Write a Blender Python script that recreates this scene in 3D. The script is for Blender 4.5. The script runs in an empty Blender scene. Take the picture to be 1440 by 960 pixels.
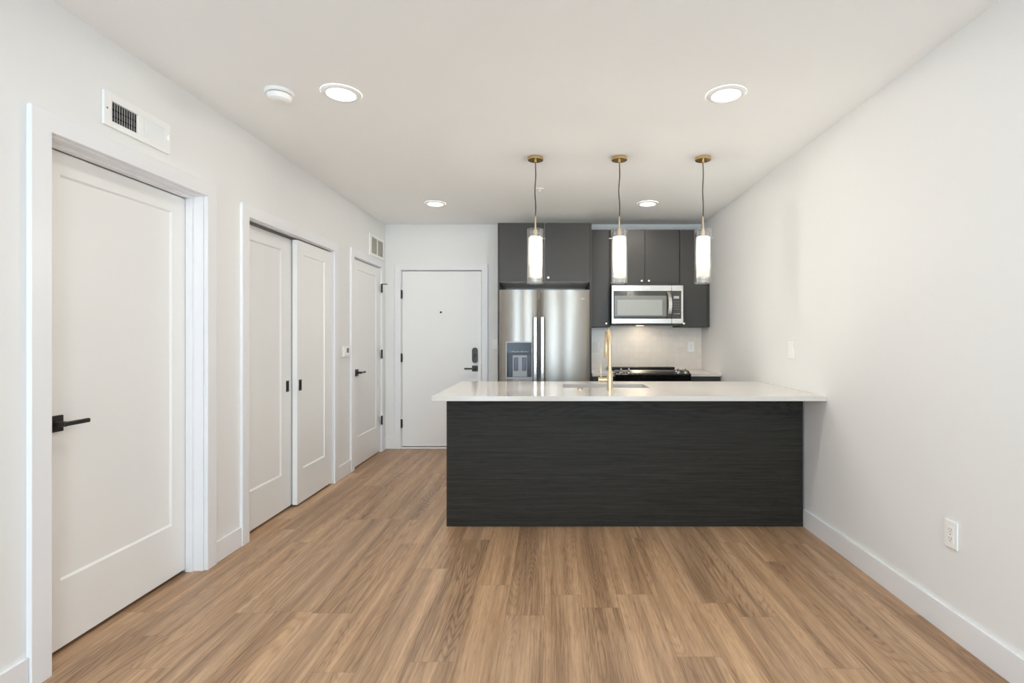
import bpy, bmesh, math, random
from mathutils import Vector, Matrix

C = bpy.context.scene
COL = C.collection
random.seed(7)
PI = math.pi

# ------------------------------------------------------------------ camera
H = 2.58            # ceiling height
EYE = 1.29
XL, XR = -1.92, 1.72
YB, YR = 5.90, -2.40   # wall behind the kitchen, wall behind the camera
cam_d = bpy.data.cameras.new('camera'); cam = bpy.data.objects.new('camera', cam_d); COL.objects.link(cam)
cam.location = (0, 0, EYE); cam.rotation_euler = (PI/2, 0, 0)
cam_d.sensor_width = 36; cam_d.lens = 18.0
cam_d.shift_x = -56/1440; cam_d.shift_y = -7/1440
cam_d.clip_start = 0.02
C.camera = cam

# ------------------------------------------------------------------ exposure, world, daylight
C.view_settings.view_transform = 'Standard'; C.view_settings.look = 'None'
C.view_settings.gamma = 1.0; C.view_settings.use_curve_mapping = False
C.view_settings.exposure = 1.12
cy = C.cycles
cy.max_bounces = 12; cy.diffuse_bounces = 7; cy.glossy_bounces = 5; cy.transmission_bounces = 6; cy.transparent_max_bounces = 16
cy.caustics_reflective = False; cy.caustics_refractive = False
cy.sample_clamp_indirect = 8.0; cy.sample_clamp_direct = 1.5; cy.use_denoising = True
SKY = 5.6           # overcast sky seen through the window behind the camera
DOWN = 78.0         # ceiling downlights
FILL_DOWN = 50.0         # unseen downlights added nearer than the frame as fill light
PEND = 17.0          # pendant bulbs (W)
TASK = 0.75          # lamp under the microwave (W)
world = bpy.data.worlds.new('world'); C.world = world; world.use_nodes = True
bg = world.node_tree.nodes['Background']
bg.inputs['Color'].default_value = (0.80, 1.0, 1.15, 1); bg.inputs['Strength'].default_value = SKY
WINS = ((-1.66, -0.52, 0.12, 2.46), (0.42, 1.52, 0.12, 2.46))     # window openings in the rear wall
for wn in WINS:
    pl = bpy.data.lights.new('window_portal', 'AREA'); pl.shape = 'RECTANGLE'; pl.size = wn[1]-wn[0]; pl.size_y = wn[3]-wn[2]
    pl.cycles.is_portal = True
    po = bpy.data.objects.new('window_portal', pl); COL.objects.link(po)
    po.location = ((wn[0]+wn[1])/2, YR-0.02, (wn[2]+wn[3])/2); po.rotation_euler = (PI/2, 0, 0)

# ------------------------------------------------------------------ materials
def lin(r, g, b):
    f = lambda c: (c/255/12.92) if c/255 <= .04045 else ((c/255+.055)/1.055)**2.4
    return (f(r), f(g), f(b), 1)

class NT:
    def __init__(s, name):
        s.m = bpy.data.materials.new(name); s.m.use_nodes = True
        s.t = s.m.node_tree; s.n = s.t.nodes; s.b = s.n['Principled BSDF']; s.out = s.n['Material Output']
    def new(s, typ, **kw):
        x = s.n.new(typ)
        for k, v in kw.items(): setattr(x, k, v)
        return x
    def put(s, sock, v):
        if isinstance(v, bpy.types.NodeSocket): s.t.links.new(v, sock)
        else: sock.default_value = v
    def math(s, op, a, b=0.0, c=0.0):
        x = s.new('ShaderNodeMath', operation=op); s.put(x.inputs[0], a); s.put(x.inputs[1], b); s.put(x.inputs[2], c); return x.outputs[0]
    def vec(s, x, y, z):
        v = s.new('ShaderNodeCombineXYZ'); s.put(v.inputs[0], x); s.put(v.inputs[1], y); s.put(v.inputs[2], z); return v.outputs[0]
    def pos(s):
        g = s.new('ShaderNodeNewGeometry'); x = s.new('ShaderNodeSeparateXYZ'); s.t.links.new(g.outputs['Position'], x.inputs[0]); return x.outputs
    def noise(s, vec, scale=1.0, detail=3.0, rough=0.55, dist=0.0):
        x = s.new('ShaderNodeTexNoise'); s.put(x.inputs['Vector'], vec); x.inputs['Scale'].default_value = scale
        x.inputs['Detail'].default_value = detail; x.inputs['Roughness'].default_value = rough; x.inputs['Distortion'].default_value = dist
        return x.outputs['Fac']
    def white(s, vec):
        x = s.new('ShaderNodeTexWhiteNoise', noise_dimensions='3D'); s.put(x.inputs['Vector'], vec); return x.outputs['Value']
    def ramp(s, fac, stops):
        x = s.new('ShaderNodeValToRGB'); e = x.color_ramp.elements
        while len(e) < len(stops): e.new(0.5)
        for el, (p, c) in zip(e, stops): el.position = p; el.color = c
        s.put(x.inputs[0], fac); return x.outputs[0]
    def remap(s, v, a, b, c, d):
        x = s.new('ShaderNodeMapRange'); s.put(x.inputs[0], v)
        for i, q in enumerate((a, b, c, d)): x.inputs[i+1].default_value = q
        return x.outputs[0]
    def mix(s, fac, a, b, blend='MIX'):
        x = s.new('ShaderNodeMix', data_type='RGBA', blend_type=blend); s.put(x.inputs[0], fac); s.put(x.inputs[6], a); s.put(x.inputs[7], b); return x.outputs[2]
    def bump(s, h, strength=0.2, dist=0.002):
        x = s.new('ShaderNodeBump'); s.put(x.inputs['Height'], h); x.inputs['Strength'].default_value = strength; x.inputs['Distance'].default_value = dist
        s.t.links.new(x.outputs[0], s.b.inputs['Normal'])
    def set(s, **kw):
        for k, v in kw.items(): s.put(s.b.inputs[k.replace('_', ' ')], v)
        return s.m

def paint(name, rgb, rough=0.6, tex=0.03, scale=160.0, spec=0.3):
    n = NT(name); p = n.pos(); v = n.vec(*p)
    f = n.noise(v, 1.7, 2.0)
    n.set(Base_Color=n.mix(f, tuple(c*0.985 for c in rgb[:3])+(1,), tuple(min(1, c*1.015) for c in rgb[:3])+(1,)), Roughness=rough)
    n.b.inputs['Specular IOR Level'].default_value = spec
    if tex > 0.02: n.bump(n.noise(v, scale, 3.0), tex, 0.001)
    return n.m

def plain(name, rgb, rough=0.4, metal=0.0, spec=0.5, **kw):
    n = NT(name); v = n.vec(*n.pos())
    r = n.remap(n.noise(v, 90.0, 2.0), 0.3, 0.7, max(0.02, rough-0.03), min(1, rough+0.03))
    n.set(Base_Color=rgb, Roughness=r, Metallic=metal); n.b.inputs['Specular IOR Level'].default_value = spec
    return n.m

def floor_mat():
    n = NT('oak_planks'); x, y, z = n.pos()
    W, L = 0.18, 1.22
    u = n.math('DIVIDE', n.math('ADD', x, 0.035), W); pi_ = n.math('FLOOR', u)
    r1 = n.white(n.vec(pi_, 3.1, 0.7))
    v = n.math('ADD', n.math('DIVIDE', y, L), n.math('MULTIPLY', r1, 7.3)); pj = n.math('FLOOR', v)
    r2 = n.white(n.vec(pi_, pj, 1.3)); r3 = n.white(n.vec(pi_, pj, 8.9))
    ox = n.math('MULTIPLY', r2, 37.0); oy = n.math('MULTIPLY', r3, 53.0)
    # broad bands running along each plank
    band = n.noise(n.vec(n.math('MULTIPLY_ADD', x, 15.0, ox), n.math('MULTIPLY_ADD', y, 0.55, oy), r2), 1.0, 2.5, 0.5, 0.2)
    # fine pores and fibres
    pore = n.noise(n.vec(n.math('MULTIPLY_ADD', x, 260.0, ox), n.math('MULTIPLY_ADD', y, 9.0, oy), r3), 1.0, 3.0, 0.7)
    grain = n.noise(n.vec(n.math('MULTIPLY_ADD', x, 110.0, ox), n.math('MULTIPLY_ADD', y, 3.2, oy), r3), 1.0, 4.0, 0.65)
    # cathedral figure: contour lines of a stretched field, broken up by the pores
    fld = n.noise(n.vec(n.math('MULTIPLY_ADD', x, 9.0, oy), n.math('MULTIPLY_ADD', y, 0.8, ox), r2), 1.0, 1.2, 0.4, 0.1)
    fld = n.math('ADD', fld, n.math('MULTIPLY', grain, 0.012))
    cath = n.math('SINE', n.math('MULTIPLY', fld, 175.0))
    cath = n.math('MULTIPLY', n.math('POWER', n.remap(cath, -1, 1, 0, 1), 2.5), n.remap(pore, 0.3, 0.65, 0.45, 1.0))
    camp = n.remap(n.white(n.vec(pi_, pj, 21.0)), 0.3, 1.0, 0.05, 0.23)
    tone = n.math('ADD', n.math('MULTIPLY', n.remap(band, 0.30, 0.70, 0, 1), 0.46), n.math('MULTIPLY', n.remap(grain, 0.3, 0.7, 0, 1), 0.30))
    tone = n.math('ADD', tone, n.math('MULTIPLY', r2, 0.12))
    tone = n.math('SUBTRACT', n.math('ADD', tone, 0.12), n.math('MULTIPLY', cath, camp))
    col = n.ramp(tone, [(0.0, lin(94, 71, 52)), (0.28, lin(136, 108, 84)), (0.55, lin(172, 141, 112)), (0.8, lin(194, 162, 131)), (1.0, lin(210, 181, 150))])
    hue = n.white(n.vec(pi_, pj, 33.0))
    col = n.mix(n.remap(hue, 0.0, 1.0, 0.10, 0.55), col, n.mix(1.0, col, (1.0, 0.90, 0.76, 1), 'MULTIPLY'))
    col = n.mix(n.remap(pore, 0.50, 0.72, 0.0, 0.50), col, lin(108, 80, 58))
    fx = n.math('FRACT', u); gx = n.math('MULTIPLY', n.math('MINIMUM', fx, n.math('SUBTRACT', 1.0, fx)), W)
    fy = n.math('FRACT', v); gy = n.math('MULTIPLY', n.math('MINIMUM', fy, n.math('SUBTRACT', 1.0, fy)), L)
    g = n.math('MINIMUM', gx, gy); gap = n.remap(g, 0.0004, 0.0016, 1.0, 0.0)
    col = n.mix(n.math('MULTIPLY', gap, 0.45), col, lin(84, 60, 42))
    # scuffs left by building dust
    dust = n.noise(n.vec(n.math('MULTIPLY', x, 2.3), n.math('MULTIPLY', y, 1.7), 4.0), 1.0, 5.0, 0.7)
    col = n.mix(n.remap(dust, 0.66, 0.80, 0.0, 0.22), col, lin(190, 178, 162))
    n.set(Base_Color=col, Roughness=n.remap(band, 0.2, 0.8, 0.36, 0.46))
    n.b.inputs['Specular IOR Level'].default_value = 0.42
    h = n.math('SUBTRACT', n.math('MULTIPLY', pore, -0.4), n.math('MULTIPLY', gap, 1.0))
    n.bump(h, 0.25, 0.0012)
    return n.m

def laminate_mat():
    n = NT('charcoal_woodgrain'); x, y, z = n.pos()
    s = n.math('ADD', x, n.math('MULTIPLY', y, 0.9))
    g1 = n.noise(n.vec(n.math('MULTIPLY', s, 2.2), n.math('MULTIPLY', z, 95.0), 0.3), 1.0, 4.0, 0.6, 0.1)
    g2 = n.noise(n.vec(n.math('MULTIPLY', s, 9.0), n.math('MULTIPLY', z, 260.0), 2.3), 1.0, 2.0, 0.6)
    fld = n.noise(n.vec(n.math('MULTIPLY', s, 1.6), n.math('MULTIPLY', z, 9.0), 5.1), 1.0, 2.0, 0.45, 0.5)
    c = n.math('POWER', n.remap(n.math('SINE', n.math('MULTIPLY', fld, 70.0)), -1, 1, 0, 1), 3.0)
    top = n.remap(z, 0.70, 0.84, 0.08, 0.5)
    t = n.math('ADD', n.math('MULTIPLY', n.remap(g1, 0.28, 0.72, 0, 1), 0.65), n.math('MULTIPLY', n.remap(g2, 0.3, 0.7, 0, 1), 0.35))
    t = n.math('SUBTRACT', t, n.math('MULTIPLY', c, top))
    col = n.ramp(t, [(0.0, lin(20, 18, 14)), (0.45, lin(38, 35, 29)), (0.75, lin(47, 44, 38)), (1.0, lin(61, 57, 50))])
    n.set(Base_Color=col, Roughness=0.55); n.b.inputs['Specular IOR Level'].default_value = 0.28
    n.bump(g1, 0.12, 0.0008)
    return n.m

def quartz_mat():
    n = NT('white_quartz'); v = n.vec(*n.pos())
    f = n.noise(v, 3.0, 5.0, 0.6, 0.6); s = n.noise(v, 420.0, 1.0)
    col = n.mix(f, lin(204, 198, 192), lin(212, 207, 201)); col = n.mix(n.remap(s, 0.62, 0.75, 0, 0.25), col, lin(184, 179, 173))
    n.set(Base_Color=col, Roughness=0.13); n.b.inputs['Specular IOR Level'].default_value = 0.5
    return n.m

def tile_mat():
    n = NT('handmade_tile'); x, y, z = n.pos()
    b = n.new('ShaderNodeTexBrick'); b.offset = 0.0; b.squash = 1.0
    s = n.math('SUBTRACT', x, y)
    n.put(b.inputs['Vector'], n.vec(s, z, 0.0)); b.inputs['Scale'].default_value = 1.0
    b.inputs['Brick Width'].default_value = 0.066; b.inputs['Row Height'].default_value = 0.065; b.inputs['Mortar Size'].default_value = 0.0016
    b.inputs['Mortar Smooth'].default_value = 0.3
    b.inputs['Color1'].default_value = lin(234, 225, 214); b.inputs['Color2'].default_value = lin(227, 218, 207); b.inputs['Mortar'].default_value = lin(222, 213, 202)
    f = n.noise(n.vec(x, y, z), 22.0, 3.0)
    n.set(Base_Color=n.mix(n.remap(f, 0.35, 0.65, 0, 0.35), b.outputs['Color'], lin(220, 211, 200)), Roughness=0.22)
    n.bump(n.math('SUBTRACT', n.math('MULTIPLY', f, 0.6), b.outputs['Fac']), 0.18, 0.003)
    return n.m

def steel_mat(name, rgb, rough, aniso=0.0, horiz=True):
    n = NT(name); x, y, z = n.pos()
    v = n.vec(n.math('MULTIPLY', x, 3.0 if horiz else 600.0), n.math('MULTIPLY', y, 3.0), n.math('MULTIPLY', z, 600.0 if horiz else 3.0))
    f = n.noise(v, 1.0, 2.0)
    n.set(Base_Color=n.mix(f, tuple(c*0.95 for c in rgb[:3])+(1,), rgb), Metallic=1.0, Roughness=n.remap(f, 0.3, 0.7, rough-0.03, rough+0.03), Anisotropic=aniso)
    n.b.inputs['Anisotropic Rotation'].default_value = 0.25 if aniso else 0.0
    if aniso:
        t = n.new('ShaderNodeTangent', direction_type='RADIAL', axis='Z'); n.t.links.new(t.outputs[0], n.b.inputs['Tangent'])
    return n.m

def thin_glass(name, refl=0.10, tint=(1, 1, 1, 1)):
    n = NT(name); n.n.remove(n.b)
    tr = n.new('ShaderNodeBsdfTransparent'); tr.inputs[0].default_value = tint
    gl = n.new('ShaderNodeBsdfGlossy'); gl.inputs['Roughness'].default_value = 0.03
    fr = n.new('ShaderNodeFresnel'); fr.inputs[0].default_value = 1.5
    mx = n.new('ShaderNodeMixShader'); n.put(mx.inputs[0], n.math('MINIMUM', n.math('ADD', fr.outputs[0], refl-0.04), 0.75))
    n.t.links.new(tr.outputs[0], mx.inputs[1]); n.t.links.new(gl.outputs[0], mx.inputs[2]); n.t.links.new(mx.outputs[0], n.out.inputs[0])
    return n.m

def frosted_mat():
    n = NT('frosted_glass'); n.n.remove(n.b)
    tl = n.new('ShaderNodeBsdfTranslucent'); tl.inputs[0].default_value = (1, 0.97, 0.92, 1)
    df = n.new('ShaderNodeBsdfDiffuse'); df.inputs[0].default_value = (0.92, 0.90, 0.87, 1)
    tr = n.new('ShaderNodeBsdfTransparent'); tr.inputs[0].default_value = (1, 0.98, 0.95, 1)
    m1 = n.new('ShaderNodeMixShader'); m1.inputs[0].default_value = 0.35
    m2 = n.new('ShaderNodeMixShader'); f = n.noise(n.vec(*n.pos()), 300.0, 2.0)
    n.put(m2.inputs[0], n.remap(f, 0.3, 0.7, 0.38, 0.46))
    n.t.links.new(tl.outputs[0], m1.inputs[1]); n.t.links.new(df.outputs[0], m1.inputs[2])
    n.t.links.new(m1.outputs[0], m2.inputs[1]); n.t.links.new(tr.outputs[0], m2.inputs[2]); n.t.links.new(m2.outputs[0], n.out.inputs[0])
    return n.m

def emit(name, rgb, st):
    n = NT(name)
    n.set(Base_Color=(0.9, 0.9, 0.9, 1), Roughness=0.5, Emission_Color=rgb, Emission_Strength=st)
    return n.m

M = {}
M['wall'] = paint('wall_paint', lin(231, 231, 230), 0.55, 0.05, 220)
M['ceil'] = paint('ceiling_paint', lin(243, 243, 242), 0.8, 0.04, 260, 0.15)
M['trim'] = paint('trim_enamel', lin(233, 233, 235), 0.32, 0.01, 90, 0.45)
M['door'] = paint('door_enamel', lin(236, 236, 235), 0.36, 0.01, 90, 0.45)
M['dark_gap'] = plain('dark_gap', lin(14, 14, 14), 0.9)  # near black painted for shade in the pulls and behind louvers
M['track'] = plain('track_metal', lin(96, 95, 92), 0.4, 0.3)
M['floor'] = floor_mat()
M['laminate'] = laminate_mat()
M['quartz'] = quartz_mat()
M['tile'] = tile_mat()
M['cab'] = paint('charcoal_cabinet', lin(58, 56, 53), 0.42, 0.01, 120, 0.4)
M['cab_in'] = paint('cabinet_carcass', lin(58, 56, 53), 0.5, 0.01, 120, 0.3)
M['carcass_grey'] = paint('grey_carcass', lin(228, 225, 219), 0.5, 0.01, 120, 0.3)
M['steel'] = steel_mat('brushed_steel', (0.335, 0.31, 0.28, 1), 0.32, 0.85)
M['steel_bright'] = steel_mat('bright_steel', (0.60, 0.585, 0.555, 1), 0.26)
M['steel_sink'] = steel_mat('sink_steel', (0.62, 0.62, 0.62, 1), 0.30)
M['brass'] = steel_mat('satin_brass', (0.72, 0.50, 0.23, 1), 0.26)
M['gold'] = steel_mat('brushed_gold', (0.78, 0.63, 0.41, 1), 0.30)
M['champagne'] = steel_mat('champagne_knob', (0.90, 0.80, 0.62, 1), 0.25)
M['black'] = plain('black_metal', lin(40, 39, 38), 0.42, 0.0, 0.5)
M['bronze'] = plain('dark_bronze', lin(66, 62, 58), 0.38, 0.3)
M['cord'] = plain('black_cord', lin(40, 37, 33), 0.7)
M['blackglass'] = plain('black_glass', lin(16, 16, 16), 0.08)
M['oven_black'] = plain('oven_black', lin(20, 18, 16), 0.25)
M['ovenwin'] = plain('microwave_window', lin(126, 127, 123), 0.22, 0.0, 0.35)  # grey puts the room's reflection in the door glass into the colour
M['ovenwin_in'] = plain('microwave_screen', lin(164, 166, 161), 0.25, 0.0, 0.35)  # paler grey for the brighter inner part of the painted reflection
M['mwglass'] = plain('microwave_glass', lin(62, 60, 57), 0.12)
M['display'] = plain('grey_display', lin(168, 174, 172), 0.25)
M['ink'] = plain('pale_print', lin(176, 176, 172), 0.5)
M['plastic'] = plain('white_plastic', lin(240, 240, 238), 0.35)
M['slot'] = plain('outlet_slot', lin(120, 118, 114), 0.6)
M['grey_plastic'] = plain('grey_plastic', lin(66, 68, 72), 0.35)
M['lightgrey'] = plain('light_grey_plastic', lin(168, 170, 176), 0.4)
M['bluegrey'] = plain('blue_grey_paddle', lin(88, 94, 116), 0.35)
M['bluepanel'] = plain('dispenser_panel', lin(24, 34, 42), 0.2, 0.0, 0.3)
M['vent_in'] = plain('vent_inside', lin(92, 92, 90), 0.8)  # grey painted for the shade inside the register
M['return_in'] = plain('return_inside', lin(205, 202, 192), 0.8)  # beige puts the shading of the white louvers into their colour
M['glass'] = thin_glass('clear_glass', 0.13)
M['rib'] = thin_glass('ribbed_glass', 0.42)
M['pane'] = thin_glass('window_glass', 0.05)
M['frost'] = frosted_mat()
M['bulb'] = emit('warm_bulb', (1.0, 0.93, 0.82, 1), 12.0)
M['led'] = emit('led_diffuser', (1.06, 1.0, 0.91, 1), DOWN)
M['led_near'] = emit('led_diffuser_near', (0.91, 1.0, 1.05, 1), FILL_DOWN)
M['task'] = emit('cooktop_lamp', (1.0, 0.86, 0.68, 1), 3.0)

# ------------------------------------------------------------------ mesh helpers
def wl(o):
    v = Vector((0, 0, 0))
    while o is not None: v += o.location; o = o.parent
    return v

class MB:
    def __init__(s): s.bm = bmesh.new()
    def box(s, x0, x1, y0, y1, z0, z1):
        v = [s.bm.verts.new((x, y, z)) for x in (x0, x1) for y in (y0, y1) for z in (z0, z1)]
        for f in ((0, 1, 3, 2), (4, 6, 7, 5), (0, 4, 5, 1), (2, 3, 7, 6), (0, 2, 6, 4), (1, 5, 7, 3)): s.bm.faces.new([v[i] for i in f])
        return s
    def extrude(s, poly, w0, w1, F):
        a = [s.bm.verts.new(F(u, v, w0)) for u, v in poly]; b = [s.bm.verts.new(F(u, v, w1)) for u, v in poly]
        n = len(poly); s.bm.faces.new(a); s.bm.faces.new(b)
        for i in range(n): s.bm.faces.new((a[i], a[(i+1) % n], b[(i+1) % n], b[i]))
        return s
    def rings(s, rings, close=True, cap=True):
        R = [[s.bm.verts.new(p) for p in r] for r in rings]
        for A, B in zip(R, R[1:]):
            n = len(A)
            for i in range(n if close else n-1): s.bm.faces.new((A[i], A[(i+1) % n], B[(i+1) % n], B[i]))
        if cap: s.bm.faces.new(R[0]); s.bm.faces.new(R[-1])
        return s
    def lathe(s, prof, c, axis='Z', seg=32, cap=True):
        c = Vector(c); rs = []
        for r, h in prof:
            ring = []
            for k in range(seg):
                a = 2*PI*k/seg; p, q = r*math.cos(a), r*math.sin(a)
                ring.append(c + (Vector((p, q, h)) if axis == 'Z' else Vector((h, p, q)) if axis == 'X' else Vector((p, h, q))))
            rs.append(ring)
        return s.rings(rs, True, cap)
    def tube(s, pts, r, seg=12):
        pts = [Vector(p) for p in pts]; rad = r if isinstance(r, (list, tuple)) else [r]*len(pts)
        t0 = (pts[1]-pts[0]).normalized(); nrm = t0.orthogonal().normalized(); rs = []
        for i, p in enumerate(pts):
            t = (pts[min(i+1, len(pts)-1)] - pts[max(i-1, 0)]).normalized()
            nrm = (nrm - t*nrm.dot(t)).normalized(); b = t.cross(nrm)
            rs.append([p + (nrm*math.cos(2*PI*k/seg) + b*math.sin(2*PI*k/seg))*rad[i] for k in range(seg)])
        return s.rings(rs)
    def build(s, name, mat, parent=None, bevel=0.0, seg=2, origin=None):
        bm = s.bm
        bmesh.ops.recalc_face_normals(bm, faces=bm.faces)
        bm.normal_update()
        for f in bm.faces: f.smooth = True
        for e in bm.edges:
            e.smooth = len(e.link_faces) == 2 and e.calc_face_angle(0) < math.radians(38)
        off = wl(parent) if parent is not None else Vector(origin or (0, 0, 0))
        bmesh.ops.translate(bm, verts=bm.verts, vec=-off)
        me = bpy.data.meshes.new(name); bm.to_mesh(me); bm.free()
        o = bpy.data.objects.new(name, me); COL.objects.link(o); o.data.materials.append(M[mat])
        if parent is not None: o.parent = parent
        elif origin: o.location = origin
        if bevel:
            b = o.modifiers.new('bevel', 'BEVEL'); b.width = bevel; b.segments = seg; b.limit_method = 'ANGLE'; b.angle_limit = math.radians(38); b.harden_normals = True
        return o

def tag(o, label, cat, group=None, kind=None):
    o['label'] = label; o['category'] = cat
    if group: o['group'] = group
    if kind: o['kind'] = kind
    return o
def thing(name, label, cat, loc, group=None, kind=None):
    o = bpy.data.objects.new(name, None); o.empty_display_size = 0.05; COL.objects.link(o); o.location = loc
    return tag(o, label, cat, group, kind)
def struct(o, label, cat): return tag(o, label, cat, None, 'structure')
def copy_tree(o, parent=None):
    c = o.copy(); COL.objects.link(c); c.parent = parent
    for ch in list(o.children): copy_tree(ch, c)
    return c

def FL(u, v, w): return (XL + w, u, v)          # on the door wall: u along the room, v up, w into the room
def FR(u, v, w): return (XR - w, u, v)
def FB(y):                                       # facing the camera at depth y
    return lambda u, v, w: (u, y - w, v)
def rect(u0, u1, v0, v1): return [(u0, v0), (u1, v0), (u1, v1), (u0, v1)]
def casing_poly(u0, u1, v1, w): return [(u0-w, 0), (u0, 0), (u0, v1), (u1, v1), (u1, 0), (u1+w, 0), (u1+w, v1+w), (u0-w, v1+w)]

def shaker(mb, F, u0, u1, v0, v1, wf, th, pu0, pu1, pv0, pv1, dep=0.009, ch=0.008):
    """slab with one recessed panel on its room side"""
    bm = mb.bm
    def loop(a, b, c, d, w): return [bm.verts.new(F(u, v, w)) for u, v in rect(a, b, c, d)]
    back = loop(u0, u1, v0, v1, wf-th); out = loop(u0, u1, v0, v1, wf)
    e1 = loop(pu0, pu1, pv0, pv1, wf); e2 = loop(pu0+ch, pu1-ch, pv0+ch, pv1-ch, wf-dep)
    bm.faces.new(back); bm.faces.new(e2)
    for A, B in ((back, out), (out, e1), (e1, e2)):
        for i in range(4): bm.faces.new((A[i], A[(i+1) % 4], B[(i+1) % 4], B[i]))
    return mb

# ------------------------------------------------------------------ the setting
struct(MB().box(-2.9, XR+0.15, YR-0.15, 6.45, -0.1, 0.0).build('floor', 'floor'), 'oak plank floor running from the camera to the kitchen', 'floor')
struct(MB().box(-2.9, XR+0.15, YR-0.15, 6.45, H, H+0.1).build('ceiling', 'ceil'), 'flat white painted ceiling over the whole room', 'ceiling')
struct(MB().box(XR, XR+0.15, YR-0.15, 6.45, 0, H).build('wall_right', 'wall'), 'long plain white wall with the low outlet', 'wall')
# door openings in the left wall: (u0, u1, height)
D1 = (1.946, 2.825, 2.065); D2 = (3.222, 4.492, 2.04); D3 = (4.938, 5.735, 2.062)
poly = [(YR-0.15, 0)]
for a, b, h in (D1, D2, D3): poly += [(a-0.018, 0), (a-0.018, h+0.018), (b+0.018, h+0.018), (b+0.018, 0)]
poly += [(6.0, 0), (6.0, H), (YR-0.15, H)]
struct(MB().extrude(poly, -0.115, 0, FL).build('wall_left', 'wall'), 'white wall with the panelled doors and closet', 'wall')
struct(MB().box(-2.9, -2.8, YR-0.15, 6.45, 0, H).build('wall_outer', 'wall'), 'outer wall of the rooms behind the panelled doors', 'wall')  # added behind the doors to block sky light leaking through the gaps
D4 = (-1.738, -0.803, 2.056)
poly = [(XL, 0), (D4[0]-0.02, 0), (D4[0]-0.02, D4[2]+0.02), (D4[1]+0.02, D4[2]+0.02), (D4[1]+0.02, 0), (XR, 0), (XR, H), (XL, H)]
struct(MB().extrude(poly, 0, -0.15, FB(YB)).build('wall_back', 'wall'), 'white far wall around the flat entry door', 'wall')
struct(MB().box(-2.8, XR, 6.35, 6.45, 0, H).build('wall_hallway', 'wall'), 'wall of the corridor behind the entry door', 'wall')  # added light block behind the entry door, out of view
# rear wall with the daylight window
mb = MB(); F = FB(YR-0.15)
w_a, w_b = WINS
for p in (rect(-2.8, w_a[0], 0, H), rect(w_a[1], w_b[0], 0, H), rect(w_b[1], XR, 0, H)): mb.extrude(p, 0, -0.15, F)
for wn in WINS:
    for p in (rect(wn[0], wn[1], 0, wn[2]), rect(wn[0], wn[1], wn[3], H)): mb.extrude(p, 0, -0.15, F)
struct(mb.build('wall_rear', 'wall'), 'white wall behind the camera with two tall windows', 'wall')
for i, wn in enumerate(WINS):
    w1 = thing('window_%d' % (i+1), ('tall window behind the camera on the door side', 'tall window behind the camera on the plain wall side')[i], 'window', ((wn[0]+wn[1])/2, YR-0.08, wn[2]), None, 'structure')
    mb = MB(); ins = lambda g: (wn[0]+g, wn[1]-g, wn[2]+g, wn[3]-g)
    a_, b_ = rect(*ins(0.001)), rect(*ins(0.055))
    for k in range(4): mb.extrude([a_[k], a_[(k+1) % 4], b_[(k+1) % 4], b_[k]], 0.11, 0.05, FB(YR))
    mb.extrude(rect(wn[0]+0.055, wn[1]-0.055, 1.40, 1.45), 0.105, 0.055, FB(YR))
    mb.build('window_frame', 'black', w1)
    MB().extrude(rect(*ins(0.05)), 0.083, 0.077, FB(YR)).build('pane', 'pane', w1)

# casings and jambs
def casing(n, F, d, w, t, label, jd):
    o = MB().extrude(casing_poly(d[0], d[1], d[2], w), 0, t, F).build('trim_%d' % n, 'trim', None, 0.003)
    struct(o, label, 'door casing')
    MB().extrude(casing_poly(d[0]+0.006, d[1]-0.006, d[2]-0.006, 0.02), -jd, -0.0005, F).build('jamb', 'trim', o)
    return o
c1 = casing(1, FL, D1, 0.078, 0.022, 'white casing around the nearest panelled door', 0.115)
MB().extrude(casing_poly(D1[0]+0.02, D1[1]-0.02, D1[2]-0.018, 0.014), -0.087, -0.05, FL).build('door_stop', 'trim', c1)
casing(2, FL, D2, 0.075, 0.02, 'white casing around the sliding closet doors', 0.115)
casing(3, FL, D3, 0.076, 0.02, 'white casing around the narrow hinged door by the entry', 0.115)
c4 = casing(4, FB(YB), D4, 0.066, 0.02, 'white casing around the flat entry door', 0.15)
MB().box(D4[0]+0.006, D4[1]-0.006, 5.885, 6.02, 0.0, 0.017).build('threshold', 'trim', c4, 0.003)
MB().extrude(rect(D2[0]+0.006, D2[1]-0.006, 2.024, 2.0335), -0.030, -0.068, FL).build('sliding_track', 'track', bpy.data.objects['trim_2'])

# baseboards
BH, BT = 0.12, 0.014
def board(name, F, u0, u1, label):
    struct(MB().extrude(rect(u0, u1, 0, BH), 0, BT, F).build(name, 'trim', None, 0.002), label, 'baseboard')
board('baseboard_right', FR, YR, 3.478, 'white baseboard along the plain wall up to the peninsula')
board('baseboard_left', FL, YR, D1[0]-0.079, 'white baseboard before the nearest panelled door')
board('baseboard_left', FL, D1[1]+0.079, D2[0]-0.076, 'white baseboard between the nearest door and the closet')
board('baseboard_left', FL, D2[1]+0.076, D3[0]-0.077, 'white baseboard between the closet and the narrow hinged door')
board('baseboard_left', FL, D3[1]+0.077, YB-BT, 'short white baseboard in the corner beyond the narrow hinged door')
board('baseboard_back', FB(YB), XL, D4[0]-0.067, 'short white baseboard on the far wall beside the entry door casing')
board('baseboard_back', FB(YB), D4[1]+0.067, -0.555, 'white baseboard between the entry door and the refrigerator cabinet')

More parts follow.
